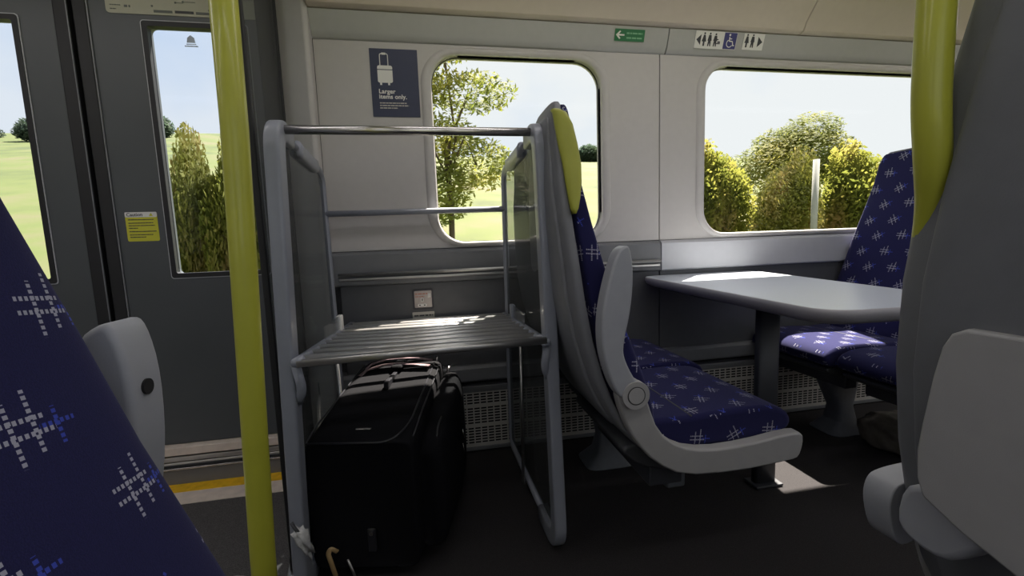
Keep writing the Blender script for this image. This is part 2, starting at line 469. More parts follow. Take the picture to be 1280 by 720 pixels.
d2 = door_leaf('door_2', -2.00, -1.325, -1.83, -1.452)
# small etched mark on the glass of the right leaf
bm = B()
prism(bm, [(-.900, 1.772), (-.870, 1.772), (-.873, 1.79), (-.885, 1.80), (-.897, 1.79)], 'y', YD+.010, YD+.0115)
box(bm, -.908, -.862, YD+.010, YD+.0115, 1.757, 1.761)
box(bm, -.902, -.868, YD+.010, YD+.0115, 1.765, 1.768)
obj('etched_mark', bm, mat('pale_blue_print', (.50, .56, .70), .6), d1)
# middle rubber seals between the leaves
bm = B(); box(bm, -1.3245, -1.275, YD-.006, YD+.04, .165, 2.1); box(bm, -1.262, -1.2155, YD-.006, YD+.04, .165, 2.1); box(bm, -1.275, -1.262, YD+.012, YD+.04, .165, 2.1)
struct('trim_16', bm, M['rubber'], bevel=.008, seg=3)
bm = B(); box(bm, -1.2155, -1.211, YD-.005, YD, .165, 2.1); box(bm, -1.279, -1.2755, YD-.0085, YD-.004, .165, 2.1); struct('trim_17', bm, M['seal'])
# side wall left of the doors and header
bm = B(); box(bm, XL, -2.0, YF, YF+.06, 0, ZC); struct('wall_back.005', bm, M['band'])
bm = B(); box(bm, -2.0, -.56, YF+.01, YF+.06, 2.1, ZC); struct('wall_back.006', bm, M['band'])
# sill build-up under the doors
bm = B(); box(bm, -2.0, -.56, YF-.005, YF+.07, .128, .163); struct('trim_18', bm, M['sill'], bevel=.003)
bm = B(); box(bm, -2.0, -.56, YF+.012, YF+.07, .0, .128)
struct('trim_19', bm, M['dgrey'])
bm = B(); box(bm, -2.0, -.56, YF+.001, YF+.012, .100, .120); box(bm, -2.0, -.56, YF-.002, YF+.012, .088, .097); struct('trim_21', bm, M['alu'], bevel=.002)
bm = B(); box(bm, -2.0, -.56, YF-.012, YF+.012, .070, .077); struct('trim_22', bm, M['steel'], bevel=.001)
bm = B(); box(bm, -2.0, -.56, YF-.002, YF+.012, .002, .067); struct('trim_23', bm, M['mgrey'], bevel=.003)
bm = B(); box(bm, -2.0, -.46, 1.832, 1.899, -.002, .004); struct('trim_24', bm, M['yel_strip'], bevel=.001)
bm = B(); box(bm, -2.0, -.46, 1.742, 1.832, -.002, .003); struct('trim_25', bm, M['sill'], bevel=.001)

# unseen ceiling light strips, added to brighten the walls and seats
for i, (a, b, yl) in enumerate(((-2.9, -.7, 1.2), (-.3, 1.9, 1.2), (2.3, 4.6, 1.2), (-2.9, -.7, 0), (-.3, 1.9, 0), (2.3, 4.6, 0))):
    t = thing('added_ceiling_light', ['added long ceiling light strip over the door vestibule', 'added long ceiling light strip over the luggage rack and aisle', 'added long ceiling light strip over the far end of the aisle', 'added long ceiling light strip on the near side of the door vestibule', 'added long ceiling light strip above the nearest seats', 'added long ceiling light strip on the near side at the far end'][i], 'light', ((a+b)/2, yl, ZC), 'added ceiling light strips')
    o = obj('frame', plate_with_holes(B(), [(-(b-a)/2, -.12), ((b-a)/2, -.12), ((b-a)/2, .12), (-(b-a)/2, .12)], [[(-(b-a)/2+.02, -.10), ((b-a)/2-.02, -.10), ((b-a)/2-.02, .10), (-(b-a)/2+.02, .10)]], 0, .02), M['alu'], t)
    o.rotation_euler = (-PI/2, 0, 0); o.location = (0, 0, -.0)
    bm = B(); box(bm, -(b-a)/2+.02, (b-a)/2-.02, -.10, .10, -.012, -.004); obj('diffuser', bm, M['fill_lamp'], t)

# ------------------------------------------------------------------ heater grille
for a, b, lab in ((-.50, 1.03, 'pierced heater grille at the foot of the wall behind the black suitcase'), (1.035, 3.0, 'pierced heater grille at the foot of the wall under the table')):
    t = thing('heater_grille', lab, 'heater', ((a+b)/2, YF-.02, 0), 'heater grilles along the wall')
    w = (b-a)/2
    bm = B(); box(bm, -w+.02, w-.02, -.001, .0005, .022, .282); obj('pierced_panel', bm, M['grille'], t)
    bm = B(); plate_with_holes(bm, [(-w, .004), (w, .004), (w, .293), (-w, .293)], [[(-w+.02, .022), (w-.02, .022), (w-.02, .282), (-w+.02, .282)]], -.006, .012)
    obj('frame', bm, M['mgrey'], t, bevel=.002, seg=1)

# grab rails along the dado behind the rack
bm = B(); cyl(bm, (-.398, YF-.033, .842), (1.06, YF-.033, .842), .0075); 
tag(obj('wall_rail', bm, M['alu'], smooth=True, loc=(.3, YF-.033, .842)), 'upper of the two thin metal rub rails on the wall behind the luggage rack', 'rail')
bm = B(); box(bm, -.398, 1.06, YF-.030, YF-.020, .816, .828)
tag(obj('wall_rail', bm, M['alu'], bevel=.003, loc=(.3, YF-.025, .822)), 'lower of the two thin metal rub rails on the wall behind the luggage rack', 'rail')

# ------------------------------------------------------------------ signs
def sign(name, label, cat, x0, x1, z0, z1, y, m, th=.0015, r=.002, group=None):
    t = thing(name, label, cat, ((x0+x1)/2, y, z0), group)
    bm = B(); prism(bm, rrect(x0-(x0+x1)/2, x1-(x0+x1)/2, 0, z1-z0, r, 3), 'y', -th, 0)
    obj('panel', bm, m, t)
    return t
def strip(name, parent, rects, m, y=-.0021):
    bm = B()
    for r in rects: box(bm, r[0], r[1], y, y+.0012, r[2], r[3])
    return obj(name, bm, m, parent)
def words(x0, z0, w, h, rnd, gap=.25):
    out = []; x = x0
    while x < x0+w:
        l = h*rnd.uniform(1.2, 4.2); l = min(l, x0+w-x); out.append((x, x+l, z0, z0+h)); x += l+h*gap*2.2
    return out
R = random.Random(3)
# poster
t = sign('luggage_poster', 'navy poster with a white suitcase picture and the words Larger items only', 'poster', -.2165, -.0245, 1.493, 1.763, YF-.0005, M['navy'])
bm = B(); prism(bm, rrect(-.068, -.008, .136, .204, .008, 4), 'y', -.0022, -.001); obj('suitcase_picture', bm, M['white'], t)
strip('picture_lid_line', t, [(-.068, -.008, .186, .189)], M['navy'], -.0026)
bm = B()
sweep(bm, fillet([(-.056, -.0016, .204), (-.056, -.0016, .250), (-.024, -.0016, .250), (-.024, -.0016, .204)], .008), .0012, .0018, (0, 1, 0), 8)
box(bm, -.048, -.032, -.0024, -.001, .246, .254)
obj('picture_handle', bm, M['white'], t)
for x in (-.056, -.024):
    bm = B(); box(bm, x-.004, x+.004, -.0022, -.001, .127, .136); obj('picture_wheel', bm, M['white'], t)
text('lettering', 'Larger\nitems only.', .0245, (-.0675, -.0012, .094), M['white'], t, 1.04, line=.85, bold=.0006)
strip('small_print', t, words(-.066, .0535, .108, .0042, R)+words(-.066, .0435, .116, .0042, R)+words(-.066, .0335, .072, .0042, R), M['pgrey'])
# exit sign
t = sign('exit_sign', 'small green sign with a white arrow pointing left above the window', 'sign', .836, .977, 1.827, 1.874, YF-.0280, M['green'])
t.rotation_euler = (math.radians(18.2), 0, 0)
bm = B()
prism(bm, [(-.066, .0235), (-.048, .040), (-.043, .036), (-.0525, .0265), (-.026, .0265), (-.026, .0205), (-.0525, .0205), (-.043, .011), (-.048, .007)], 'y', -.0024, -.001)
obj('arrow', bm, M['white'], t)
strip('sign_text', t, words(-.015, .028, .075, .006, R)+words(-.015, .010, .075, .006, R), M['lgreen'])
# lavatory signs
def person(x, skirt, h=.046, z0=.010, s=1):
    bm = B()
    prism(bm, [(x+.0042*math.cos(a*PI/5)*s, z0+h+.0045+.0042*math.sin(a*PI/5)) for a in range(10)], 'y', -.0024, -.001)
    if skirt: pts = [(x-.004, z0+h-.001), (x+.004, z0+h-.001), (x+.011, z0+.018), (x+.004, z0+.018), (x+.004, z0), (x-.004, z0), (x-.004, z0+.018), (x-.011, z0+.018)]
    else: pts = [(x-.006, z0+h-.001), (x+.006, z0+h-.001), (x+.010, z0+.022), (x+.0065, z0+.022), (x+.008, z0), (x+.003, z0), (x, z0+.016), (x-.003, z0), (x-.008, z0), (x-.0065, z0+.022), (x-.010, z0+.022)]
    prism(bm, pts, 'y', -.0024, -.001)
    return bm
t = sign('lavatory_sign', 'white sign of black lavatory figures with a blue wheelchair square and left arrow', 'sign', 1.226, 1.438, 1.814, 1.884, YF-.0245, M['white'])
t.rotation_euler = (math.radians(18.2), 0, 0)
bm = B(); prism(bm, [(-.100, .035), (-.078, .056), (-.078, .014)], 'y', -.0024, -.001); obj('arrow', bm, M['ink'], t)
obj('figure', person(-.061, True), M['ink'], t); obj('figure', person(-.033, False), M['ink'], t)
bm = person(-.004, False, .044, .010)
box(bm, .004, .022, -.0024, -.001, .020, .024); prism(bm, rrect(.008, .022, .025, .031, .002, 2), 'y', -.0024, -.001); box(bm, .0, .012, -.0024, -.001, .036, .040)
obj('figure', bm, M['ink'], t)
bm = B(); box(bm, .040, .104, -.0022, -.0008, .002, .068); q = obj('blue_square', bm, M['navy2'], t)
bm = B()
prism(bm, [(.067+.0045*math.cos(a*PI/5), .059+.0045*math.sin(a*PI/5)) for a in range(10)], 'y', -.0034, -.0018)
sweep(bm, fillet([(.067, -.0026, .052), (.068, -.0026, .034), (.084, -.0026, .034), (.090, -.0026, .016), (.096, -.0026, .018)], .003, n=3), .0008, .0022, (0, 1, 0), 6)
sweep(bm, [(.068, -.0026, .044), (.080, -.0026, .044)], .0008, .0018, (0, 1, 0), 6)
sweep(bm, [(.071+.015*math.cos(math.radians(a)), -.0026, .025+.015*math.sin(math.radians(a))) for a in range(120, 345, 15)], .0008, .0018, (0, 1, 0), 6)
obj('wheelchair', bm, M['white'], q)
t = sign('lavatory_sign', 'small white sign of two black lavatory figures with right arrow', 'sign', 1.474, 1.582, 1.817, 1.884, YF-.0245, M['white'])
t.rotation_euler = (math.radians(18.2), 0, 0)
obj('figure', person(-.036, True), M['ink'], t); obj('figure', person(-.006, False), M['ink'], t)
bm = B(); prism(bm, [(.046, .034), (.022, .055), (.022, .013)], 'y', -.0024, -.001); obj('arrow', bm, M['ink'], t)
# caution sticker on the door
t = sign('caution_sticker', 'yellow caution sticker with white heading on the dark door beside its window', 'sticker', -1.182, -1.071, 1.012, 1.126, YD, M['ysign'], .001, .006)
bm = B(); prism(bm, rrect(-.0555, .0555, .094, .114, .004, 3), 'y', -.0018, -.0008); obj('heading', bm, M['white'], t)
text('lettering', 'Caution', .0175, (-.050, -.0018, .0985), M['ink'], t, 1.0, bold=.0003)
bm = B(); prism(bm, [(.028, .098), (.042, .098), (.035, .110)], 'y', -.0024, -.0016); obj('warning_triangle', bm, M['ysign'], t)
strip('small_print', t, sum([words(-.046, z, w, .0032, R) for z, w in ((.083, .088), (.070, .085), (.060, .090), (.050, .03), (.037, .095), (.024, .08), (.015, .055))], []), M['ink'])
# route map over the door window
t = sign('route_map', 'beige route map panel above the door window', 'sign', -1.153, -.60, 1.862, 2.03, YD, M['mapc'], .003, .012)
rs = words(-.262, .027, .035, .003, R)+words(-.262, .013, .02, .003, R)+words(-.215, .022, .02, .008, R)
strip('map_marks', t, rs, M['mapd'], -.0042)
for k in range(26):
    bm = B(); x, z = R.uniform(-.13, .24), R.uniform(.022, .15)
    if k % 3: box(bm, x, x+R.uniform(.01, .05), -.0042, -.003, z, z+.0015)
    box(bm, x-.003, x+.003, -.0044, -.003, z-.002, z+.004)
    obj('map_mark', bm, M['mapd'], t)
strip('map_key', t, [(-.118, -.055, .008, .017)], M['mapd'], -.0042); strip('map_key', t, [(-.046, .018, .009, .018)], M['ink'], -.0042); strip('map_key', t, [(.026, .09, .008, .017)], M['mapd'], -.0042)
# power socket + label
t = sign('power_socket', 'square steel power socket with black rim on the dark wall behind the rack', 'socket', -.1035, -.013, .676, .765, YF-.0025, M['ink'], .006, .008)
bm = B(); prism(bm, rrect(-.0375, .0375, .0085, .082, .004, 3), 'y', -.0085, -.005); fp = obj('faceplate', bm, M['socket'], t, bevel=.001, seg=1)
strip('faceplate_marking', fp, words(-.034, .066, .055, .006, R)+words(-.034, .055, .04, .004, R), M['pink'], -.0093)
bm = B(); box(bm, .020, .034, -.0115, -.007, .052, .070); obj('switch', bm, M['white'], fp, bevel=.001)
bm = B(); prism(bm, rrect(-.010, .002, .034, .052, .003, 3), 'y', -.0100, -.008); prism(bm, rrect(-.024, .014, .013, .025, .004, 3), 'y', -.0100, -.008)
ou = obj('outlet', bm, M['white'], fp)
bm = B(); box(bm, -.006, -.002, -.0106, -.0095, .037, .049); box(bm, -.019, -.012, -.0106, -.0095, .0165, .0215); box(bm, .002, .009, -.0106, -.0095, .0165, .0215); obj('pin_hole', bm, M['dark'], ou)
t = sign('socket_label', 'narrow pale label under the power socket', 'label', -.108, -.013, .634, .664, YF-.0025, M['pgrey'], .001)
strip('small_print', t, words(-.040, .011, .08, .006, R), M['ink'])

# ------------------------------------------------------------------ yellow poles
bm = B(); px0, py0 = -.385, .95
sweep(bm, [(px0-.026, py0, 0.0), (px0-.020, py0, .3), (px0+.012, py0, 1.2), (px0+.026, py0, ZC)], .0245, .0245, (0, 1, 0), 24)
o = obj('grab_pole', bm, M['yellow'], smooth=True, loc=(px0, py0, 0))
tag(o, 'yellow floor to ceiling grab pole beside the luggage rack', 'pole')
bm = B(); cyl(bm, (-.026, 0, 0), (-.026, 0, .02), .042, 28); obj('floor_flange', bm, M['steel'], o, bevel=.004)
bm = B(); cyl(bm, (.026, 0, ZC-1e-3), (.026, 0, ZC-.02), .042, 28); obj('ceiling_flange', bm, M['steel'], o, bevel=.004)

# ------------------------------------------------------------------ draught screen
a, b = Vector((-.436, 1.20, 0)), Vector((-.555, 1.868, 0))
t = thing('draught_screen', 'tall smoked glass screen with black edging between door area and luggage rack', 'screen', a)
def along(s, z): return (a+(b-a)*s)-a+Vector((0, 0, z))
def vslab(bm, s0, s1, z0, z1, th):
    d = (b-a).normalized(); n = Vector((-d.y, d.x, 0))*th/2
    vs = [bm.verts.new(p+q) for p in (along(s0, z0), along(s1, z0), along(s1, z1), along(s0, z1)) for q in (n, -n)]
    for f in ((0, 2, 4, 6), (1, 7, 5, 3), (0, 1, 3, 2), (2, 3, 5, 4), (4, 5, 7, 6), (6, 7, 1, 0)): bm.faces.new([vs[i] for i in f])
bm = B(); vslab(bm, .02, .99, .09, ZC-.03, .008); obj('glass_panel', bm, M['tint'], t)
bm = B(); vslab(bm, 0, .028, .06, ZC-.01, .016); vslab(bm, .97, 1.0, .06, ZC-.01, .018); vslab(bm, .0, 1.0, .06, .10, .02); obj('rubber_edge', bm, M['rubber'], t, bevel=.003)
bm = B(); vslab(bm, -.03, 1.0, .004, .060, .035); obj('bottom_rail', bm, M['alu'], t, bevel=.004)

# ------------------------------------------------------------------ luggage rack
rk = thing('luggage_rack', 'grey tubular luggage rack with slatted shelf and glass sides', 'luggage rack', (-.04, 1.52, 0))
RO = Vector((-.04, 1.52, 0))
def rel(*p): return Vector(p)-RO
def shear_x(side, y, z):
    # uprights of the two side frames as measured
    if side < 0: xf = -.404+.034*z/1.28; xb = -.418-.010*z/1.28
    else: xf = .330-.030*z/1.28; xb = .306+.008*z/1.28
    k = (y-1.16)/(1.86-1.16); return xf*(1-k)+xb*k
for sd in (-1, 1):
    Pt = lambda y, z: rel(shear_x(sd, y, z), y, z)
    # wide front upright that curls over at top and foot
    path = fillet([Pt(1.34, .028), Pt(1.165, .028), Pt(1.165, 1.262), Pt(1.30, 1.262)], .085, n=8)
    bm = B(); sweep(bm, path, .0190, .0275, (1, 0, 0), 24, 6)
    obj('front_upright', bm, M['rack'], rk, smooth=True)
    path = fillet([Pt(1.28, 1.262), Pt(1.855, 1.262), Pt(1.855, .028), Pt(1.32, .028)], .07, n=8)
    bm = B(); sweep(bm, path, .012, .012, (1, 0, 0), 14)
    obj('rear_frame', bm, M['rack'], rk, smooth=True)
    # hinge cover clamp on the top tube
    bm = B(); sweep(bm, [Pt(1.40, 1.258), Pt(1.43, 1.255), Pt(1.66, 1.255), Pt(1.69, 1.258)], .018, .024, (1, 0, 0), 16, 4)
    obj('tube_clamp', bm, M['rack'], rk, smooth=True)
    bm = B(); q = [Pt(1.185, .06), Pt(1.835, .06), Pt(1.835, 1.225), Pt(1.76, 1.245), Pt(1.24, 1.245), Pt(1.185, 1.20)]
    vs0 = [bm.verts.new(p+Vector((-.003, 0, 0))) for p in q]; vs1 = [bm.verts.new(p+Vector((.003, 0, 0))) for p in q]
    bm.faces.new(vs0); bm.faces.new(vs1[::-1])
    for i in range(6): bm.faces.new((vs0[i], vs0[(i+1) % 6], vs1[(i+1) % 6], vs1[i]))
    obj('side_glass', bm, M['tint'], rk)
    # side rail of the shelf
    def sz(y): return .678-.040*(y-1.12)/(.74)
    x = -.352 if sd < 0 else .290
    bm = B(); sweep(bm, [rel(x, y, sz(y)) for y in (1.11, 1.2, 1.5, 1.84)], .013, .011, (1, 0, 0), 12, 3); obj('shelf_side_rail', bm, M['rack'], rk, smooth=True)
    bm = B(); box(bm, x-.002-RO.x, x+.002-RO.x, 1.40-RO.y, 1.62-RO.y, sz(1.5)+.010, sz(1.5)+.055); g = obj('end_guard', bm, M['clear'], rk)
    bm = B(); box(bm, x-.009-RO.x, x+.009-RO.x, 1.60-RO.y, 1.64-RO.y, sz(1.6)+.005, sz(1.6)+.062); obj('guard_clip', bm, M['white'] if sd < 0 else M['rack'], g, bevel=.004)
    bm = B(); sweep(bm, fillet([rel(x-.008*sd*-1, 1.13, .67), rel(x, 1.14, .60), rel(x+.02*sd, 1.16, .56)], .02), .008, .012, (0, 1, 0), 10); obj('shelf_bracket', bm, M['rack'], rk, smooth=True)
    bm = B(); x2 = x+.005
    sweep(bm, [rel(x2, 1.50, .655), rel(x2-.008*sd, 1.50, .04)], .006, .006, (0, 1, 0), 10)
    obj('glass_edge_rod', bm, M['alu'], rk, smooth=True)
NSL = 10
for k in range(NSL):
    y = 1.155+(1.80-1.155)*k/(NSL-1); z = .678-.040*(y-1.12)/.74+.004
    x0, x1 = -.345, .284
    bm = B(); sweep(bm, [rel(x0, y, z), rel(x1, y, z)], .0125, .0075, (0, 1, 0), 16, 2.4)
    obj('shelf_slat', bm, M['slat'], rk, smooth=True)
bm = B(); sweep(bm, [rel(-.352, 1.118, .675), rel(.292, 1.118, .684)], .010, .010, (0, 1, 0), 14, 3); obj('shelf_front_rail', bm, M['alu'], rk, smooth=True)
bm = B(); sweep(bm, [rel(-.362, 1.20, 1.262), rel(.290, 1.20, 1.262)], .0115, .0115, (0, 1, 0), 16); obj('top_rail', bm, M['steel'], rk, smooth=True)
bm = B(); sweep(bm, [rel(-.425, 1.855, 1.096), rel(.312, 1.855, 1.101)], .0125, .0125, (0, 1, 0), 16); obj('back_rail', bm, M['rack'], rk, smooth=True)

# crumpled film tag on the upright
bm = B(); bmesh.ops.create_icosphere(bm, subdivisions=3, radius=1)
for v in bm.verts:
    n = v.co.copy(); w = 1+.25*math.sin(7*n.x+3*n.z)+.2*math.sin(11*n.z-5*n.y)
    v.co = Vector((n.x*.013*w, n.y*.008*w, n.z*.036*w*(1.1-.3*n.z)))
o = obj('crumpled_film', bm, M['plastic'], smooth=True); o.location = (-.378, 1.112, .215); o.scale = (1.3, 1.2, 1.05); o.rotation_euler = (0, -.35, 0)
tag(o, 'crumpled piece of clear film stuck on the left front upright of the rack', 'plastic film')
bm = B(); sweep(bm, fillet([(-.006, .004, .045), (-.002, -.002, .03), (0, 0, .01)], .01), .005, .003, (0, 1, 0), 8); obj('dark_tie', bm, M['dplastic'], o, smooth=True)

# ------------------------------------------------------------------ suitcase
sc = thing('suitcase', 'large black soft-sided suitcase under the rack shelf', 'suitcase', (-.165, 1.455, .0), None, -.20)
def sect(y, hw, hz, zc, e=6.0, n=36, xc=0):
    return ((xc, y, zc), (1, 0, 0), hw, (0, 0, 1), hz)
bm = B()
st = []
for y, hw, top in ((-.262, .142, .405), (-.268, .150, .412), (-.262, .156, .417), (-.15, .160, .442), (.0, .160, .472), (.15, .157, .496), (.24, .152, .505), (.262, .144, .497), (.268, .125, .475)):
    z0 = .035; st.append(((-.022, y, (top+z0)/2), (1, 0, 0), hw, (0, 0, 1), (top-z0)/2))
loft(bm, st, 64, 13.0); obj('body', bm, M['case'], sc, smooth=True)
# expansion side lid on the right
bm = B(); st = []
for y, hw, top in ((-.20, .02, .33), (-.215, .036, .36), (-.19, .044, .385), (.0, .052, .44), (.17, .048, .465), (.235, .036, .455), (.24, .02, .43)):
    st.append(((.132+hw*.8, y, (top+.06)/2), (1, 0, 0), hw, (0, 0, 1), (top-.06)/2))
loft(bm, st, 30, 4.0); lid = obj('side_pocket', bm, M['case'], sc, smooth=True)
bm = B(); ring = [(.182, y, z) for y, z in [(p[0], p[1]) for p in rrect(-.19, .21, .08, .41, .06, 6)]]
sweep(bm, ring, .0028, .0028, (1, 0, 0), 8, closed=True); obj('zip', bm, M['caseb'], lid, smooth=True)
bm = B()
for y, z in ((.06, .30), (.05, .25)): sweep(bm, [(.224, y, z), (.227, y, z-.035)], .004, .002, (0, 1, 0), 8)
obj('zip_puller', bm, M['steel'], lid, smooth=True)
# piping around the top panel
bm = B(); sweep(bm, fillet([(-.170, -.266, .414), (.070, -.268, .414), (.108, -.20, .436), (.105, .20, .504)], .05), .0028, .0028, (0, 0, 1), 8)
sweep(bm, fillet([(-.170, -.266, .414), (-.172, -.20, .434), (-.168, .20, .502)], .03), .0028, .0028, (0, 0, 1), 8)
obj('piping', bm, M['caseb'], sc, smooth=True)
bm = B(); sweep(bm, [(.128, -.24, .418), (.128, -.1, .450), (.128, .1, .484), (.124, .2, .498)], .0025, .0025, (0, 0, 1), 8)
obj('zip', bm, M['caseb'], sc, smooth=True)
# carry handle straps across the far top edge
for yy, zz, ww in ((.205, .522, .013), (.150, .516, .018)):
    bm = B(); sweep(bm, [(-.158, yy-.04, zz-.034), (-.135, yy-.014, zz-.014), (-.08, yy, zz-.001), (-.02, yy+.004, zz+.002), (.04, yy, zz), (.098, yy-.006, zz-.006)], .003, ww*.62, (0, 0, 1), 10, 3)
    obj('carry_strap', bm, M['handle'], sc, smooth=True)
bm = B(); box(bm, -.042, .000, .12, .215, .503, .520); obj('handle_grip', bm, M['case'], sc, bevel=.008)
bm = B(); box(bm, -.030, -.014, .0, .13, .4750, .4985); 
ob = obj('handle_track', bm, M['caseb'], sc, bevel=.003)
bm = B(); box(bm, -.048, -.002, -.214, -.206, .426, .431); obj('metal_badge', bm, M['steel'], sc, bevel=.001)
bm = B(); prism(bm, rrect(-.012, .012, .09, .16, .004, 3), 'y', -.274, -.268)
la = obj('lock', bm, M['caseb'], sc, bevel=.002); bm = B(); cyl(bm, (0, -.274, .148), (0, -.279, .148), .006); obj('button', bm, M['steel'], la)
for x in (-.13, .08):
    for y in (-.20, .20):
        bm = B(); cyl(bm, (x-.012, y, .022), (x+.012, y, .022), .022, 20); box(bm, x-.018, x+.018, y-.02, y+.02, .03, .05); obj('wheel', bm, M['caseb'], sc, bevel=.002)
bm = B(); cyl(bm, (.108, .235, .50), (.108, .25, .515), .006, 10); obj('zip_ring', bm, M['steel'], sc, smooth=True)
bm = B(); cyl(bm, (.15, .225, .455), (.155, .235, .478), .006, 10); obj('zip_ring', bm, M['steel'], sc, smooth=True)
bm = B(); sweep(bm, fillet([(-.10, -.278, .095), (-.115, -.284, .11), (-.125, -.284, .095), (-.105, -.29, .03)], .01), .003, .0075, (0, 1, 0), 8)
obj('tan_strap', bm, M['tan'], sc, smooth=True)
bm = B(); sweep(bm, [(-.07, -.284, .075), (-.055, -.288, .04), (-.045, -.290, .01)], .002, .004, (0, 1, 0), 8); obj('tag_edge', bm, M['alu'], sc, smooth=True)

# ------------------------------------------------------------------ train seats
def interp(tab, z):
    tab = sorted(tab)
    if z <= tab[0][0]: return tab[0][1]
    for (a, va), (b, vb) in zip(tab, tab[1:]):
        if z <= b: return va+(vb-va)*(z-a)/(b-a)
    return tab[-1][1]
REAR = [(z, x-.35) for z, x in ((1.325, .322), (1.29, .310), (1.24, .306), (1.2, .308), (1.1, .304), (.95, .31), (.8, .322), (.65, .348), (.55, .385), (.47, .435), (.40, .50))]
MID = [(z, x-.35) for z, x in ((1.325, .352), (1.29, .350), (1.24, .343), (1.2, .345), (1.1, .35), (.95, .362), (.8, .380), (.65, .405), (.55, .440), (.47, .475), (.40, .54))]
FRONT = [(z, x-.35) for z, x in ((1.325, .358), (1.30, .366), (1.25, .370), (1.2, .373), (1.1, .387), (.95, .415), (.8, .458), (.65, .515), (.55, .552), (.47, .565), (.42, .56))]
WID = [(1.325, .085), (1.31, .112), (1.28, .130), (1.24, .139), (1.2, .143), (1.1, .166), (1.0, .188), (.9, .206), (.8, .215), (.65, .222), (.5, .225), (.40, .225)]
def make_seat(name, label, aisle=1, tray=False, handle=True, group=None, armup=True, x=.35, y=1.225, armoff=(0, 0), hole=False, foot=True):
    """seat facing +x; aisle = side (+1/-1 in y) carrying the arm"""
    t = thing(name, label, 'seat', (x, y, 0), group)
    Yx, Xx = (0, 1, 0), (1, 0, 0)
    def st(z, A, C, dw=0, ins=0): 
        xa, xc = interp(A, z)+ins, interp(C, z)
        return (((xa+xc)/2, 0, z), Yx, interp(WID, z)+dw, Xx, max(.004, (xc-xa)/2))
    zs = [1.322, 1.318, 1.308, 1.29, 1.27, 1.25, 1.22, 1.18, 1.1, 1.0, .9, .8, .7, .6, .53, .47, .42, .40]
    bm = B(); loft(bm, [st(z, REAR, MID, 0, .004) for z in zs], 40, 3.2); obj('seat_shell', bm, M['shell'], t, smooth=True)
    # slightly proud inner panel of the shell
    zs2 = [1.285, 1.275, 1.25, 1.22, 1.18, 1.1, 1.0, .9, .8, .7, .6, .53, .48, .46]
    bm = B(); L = []
    for i, z in enumerate(zs2):
        xr = interp(REAR, z); w = interp(WID, z)-.034
        if i in (0, len(zs2)-1): w -= .012
        L.append(((xr+.008, 0, z), Yx, w, Xx, .010))
    loft(bm, L, 36, 5.0); obj('back_panel', bm, M['shell'], t, smooth=True)
    bm = B(); zf = [1.314, 1.308, 1.295, 1.27, 1.22, 1.18, 1.1, 1.0, .9, .8, .7, .6, .53, .47, .43]
    L = []
    for i, z in enumerate(zf):
        xa, xc = interp(MID, z)-.004, interp(FRONT, z)
        L.append(((((xa+xc)/2), 0, z), Yx, interp(WID, z)-.012, Xx, max(.004, (xc-xa)/2)))
    loft(bm, L, 48, 7.0); obj('backrest', bm, M['fabric'], t, smooth=True)
    # cushion: prism with waterfall front, rounded edges
    prof = [(.17, .40), (.17, .475), (.30, .468), (.44, .478), (.56, .474), (.612, .455), (.630, .425), (.618, .398), (.58, .385), (.36, .375)]
    prof = smooth_poly(prof, 1)
    bm = B(); prism(bm, prof, 'y', -.212, .212); obj('seat_cushion', bm, M['fabric'], t, bevel=.016, seg=4)
    # piping-like seam grooves on the cushion
    bm = B(); sweep(bm, [(.315, -.205, .4695), (.315, .205, .4695)], .0022, .0028, (0, 0, 1), 8); obj('cushion_seam', bm, M['dplastic'], t, smooth=True)
    # seat pan under the cushion
    pan = [(.10, .40), (.17, .335), (.27, .315), (.45, .325), (.60, .355), (.612, .39), (.40, .385), (.20, .41)]
    bm = B(); prism(bm, smooth_poly(pan, 1), 'y', -.20, .20); obj('seat_pan', bm, M['dplastic'], t, bevel=.01)
    # sweeping side panel at the aisle side
    J = [(.080, .571), (.089, .597), (.117, .611), (.150, .593), (.163, .541), (.194, .456), (.252, .410), (.334, .390), (.455, .392), (.585, .408), (.628, .405), (.630, .372), (.618, .335), (.595, .328), (.42, .318), (.264, .328), (.183, .375), (.127, .440), (.095, .51)]
    bm = B(); prism(bm, smooth_poly(J, 1), 'y', aisle*.215, aisle*.252); sp = obj('side_panel', bm, M['shell2'], t, bevel=.007, seg=3)
    bm = B(); cyl(bm, (.121, aisle*.250, .570), (.121, aisle*.2735, .570), .036, 32); cyl(bm, (.121, aisle*.272, .570), (.121, aisle*.2755, .570), .021, 32); obj('pivot_cap', bm, M['shell2'], sp, bevel=.0015)
    bm = B(); cyl(bm, (.121, aisle*.2725, .570), (.121, aisle*.2742, .570), .0235, 32); obj('pivot_ring', bm, M['dplastic'], sp)
    # armrest
    if armup:
        ax, az = armoff
        A = [(.098, .942), (.110, .935), (.118, .880), (.112, .790), (.090, .700), (.092, .665), (.118, .612), (.140, .590), (.125, .555), (.085, .560), (.060, .600), (.036, .680), (.034, .765), (.050, .845), (.075, .925)]
        A = [(p[0]+ax, p[1]+az) for p in A]
        bm = B(); prism(bm, smooth_poly(A, 2), 'y', aisle*.222, aisle*.270)
        ar = obj('armrest', bm, M['arm'], t, bevel=.012, seg=4)
        bm = B(); cyl(bm, (.1125+ax, aisle*.243, .875+az), (.1185+ax, aisle*.243, .875+az), .0075, 18)
        if hole: obj('screw_hole', bm, M['dark'], ar)
        else: bm.free()
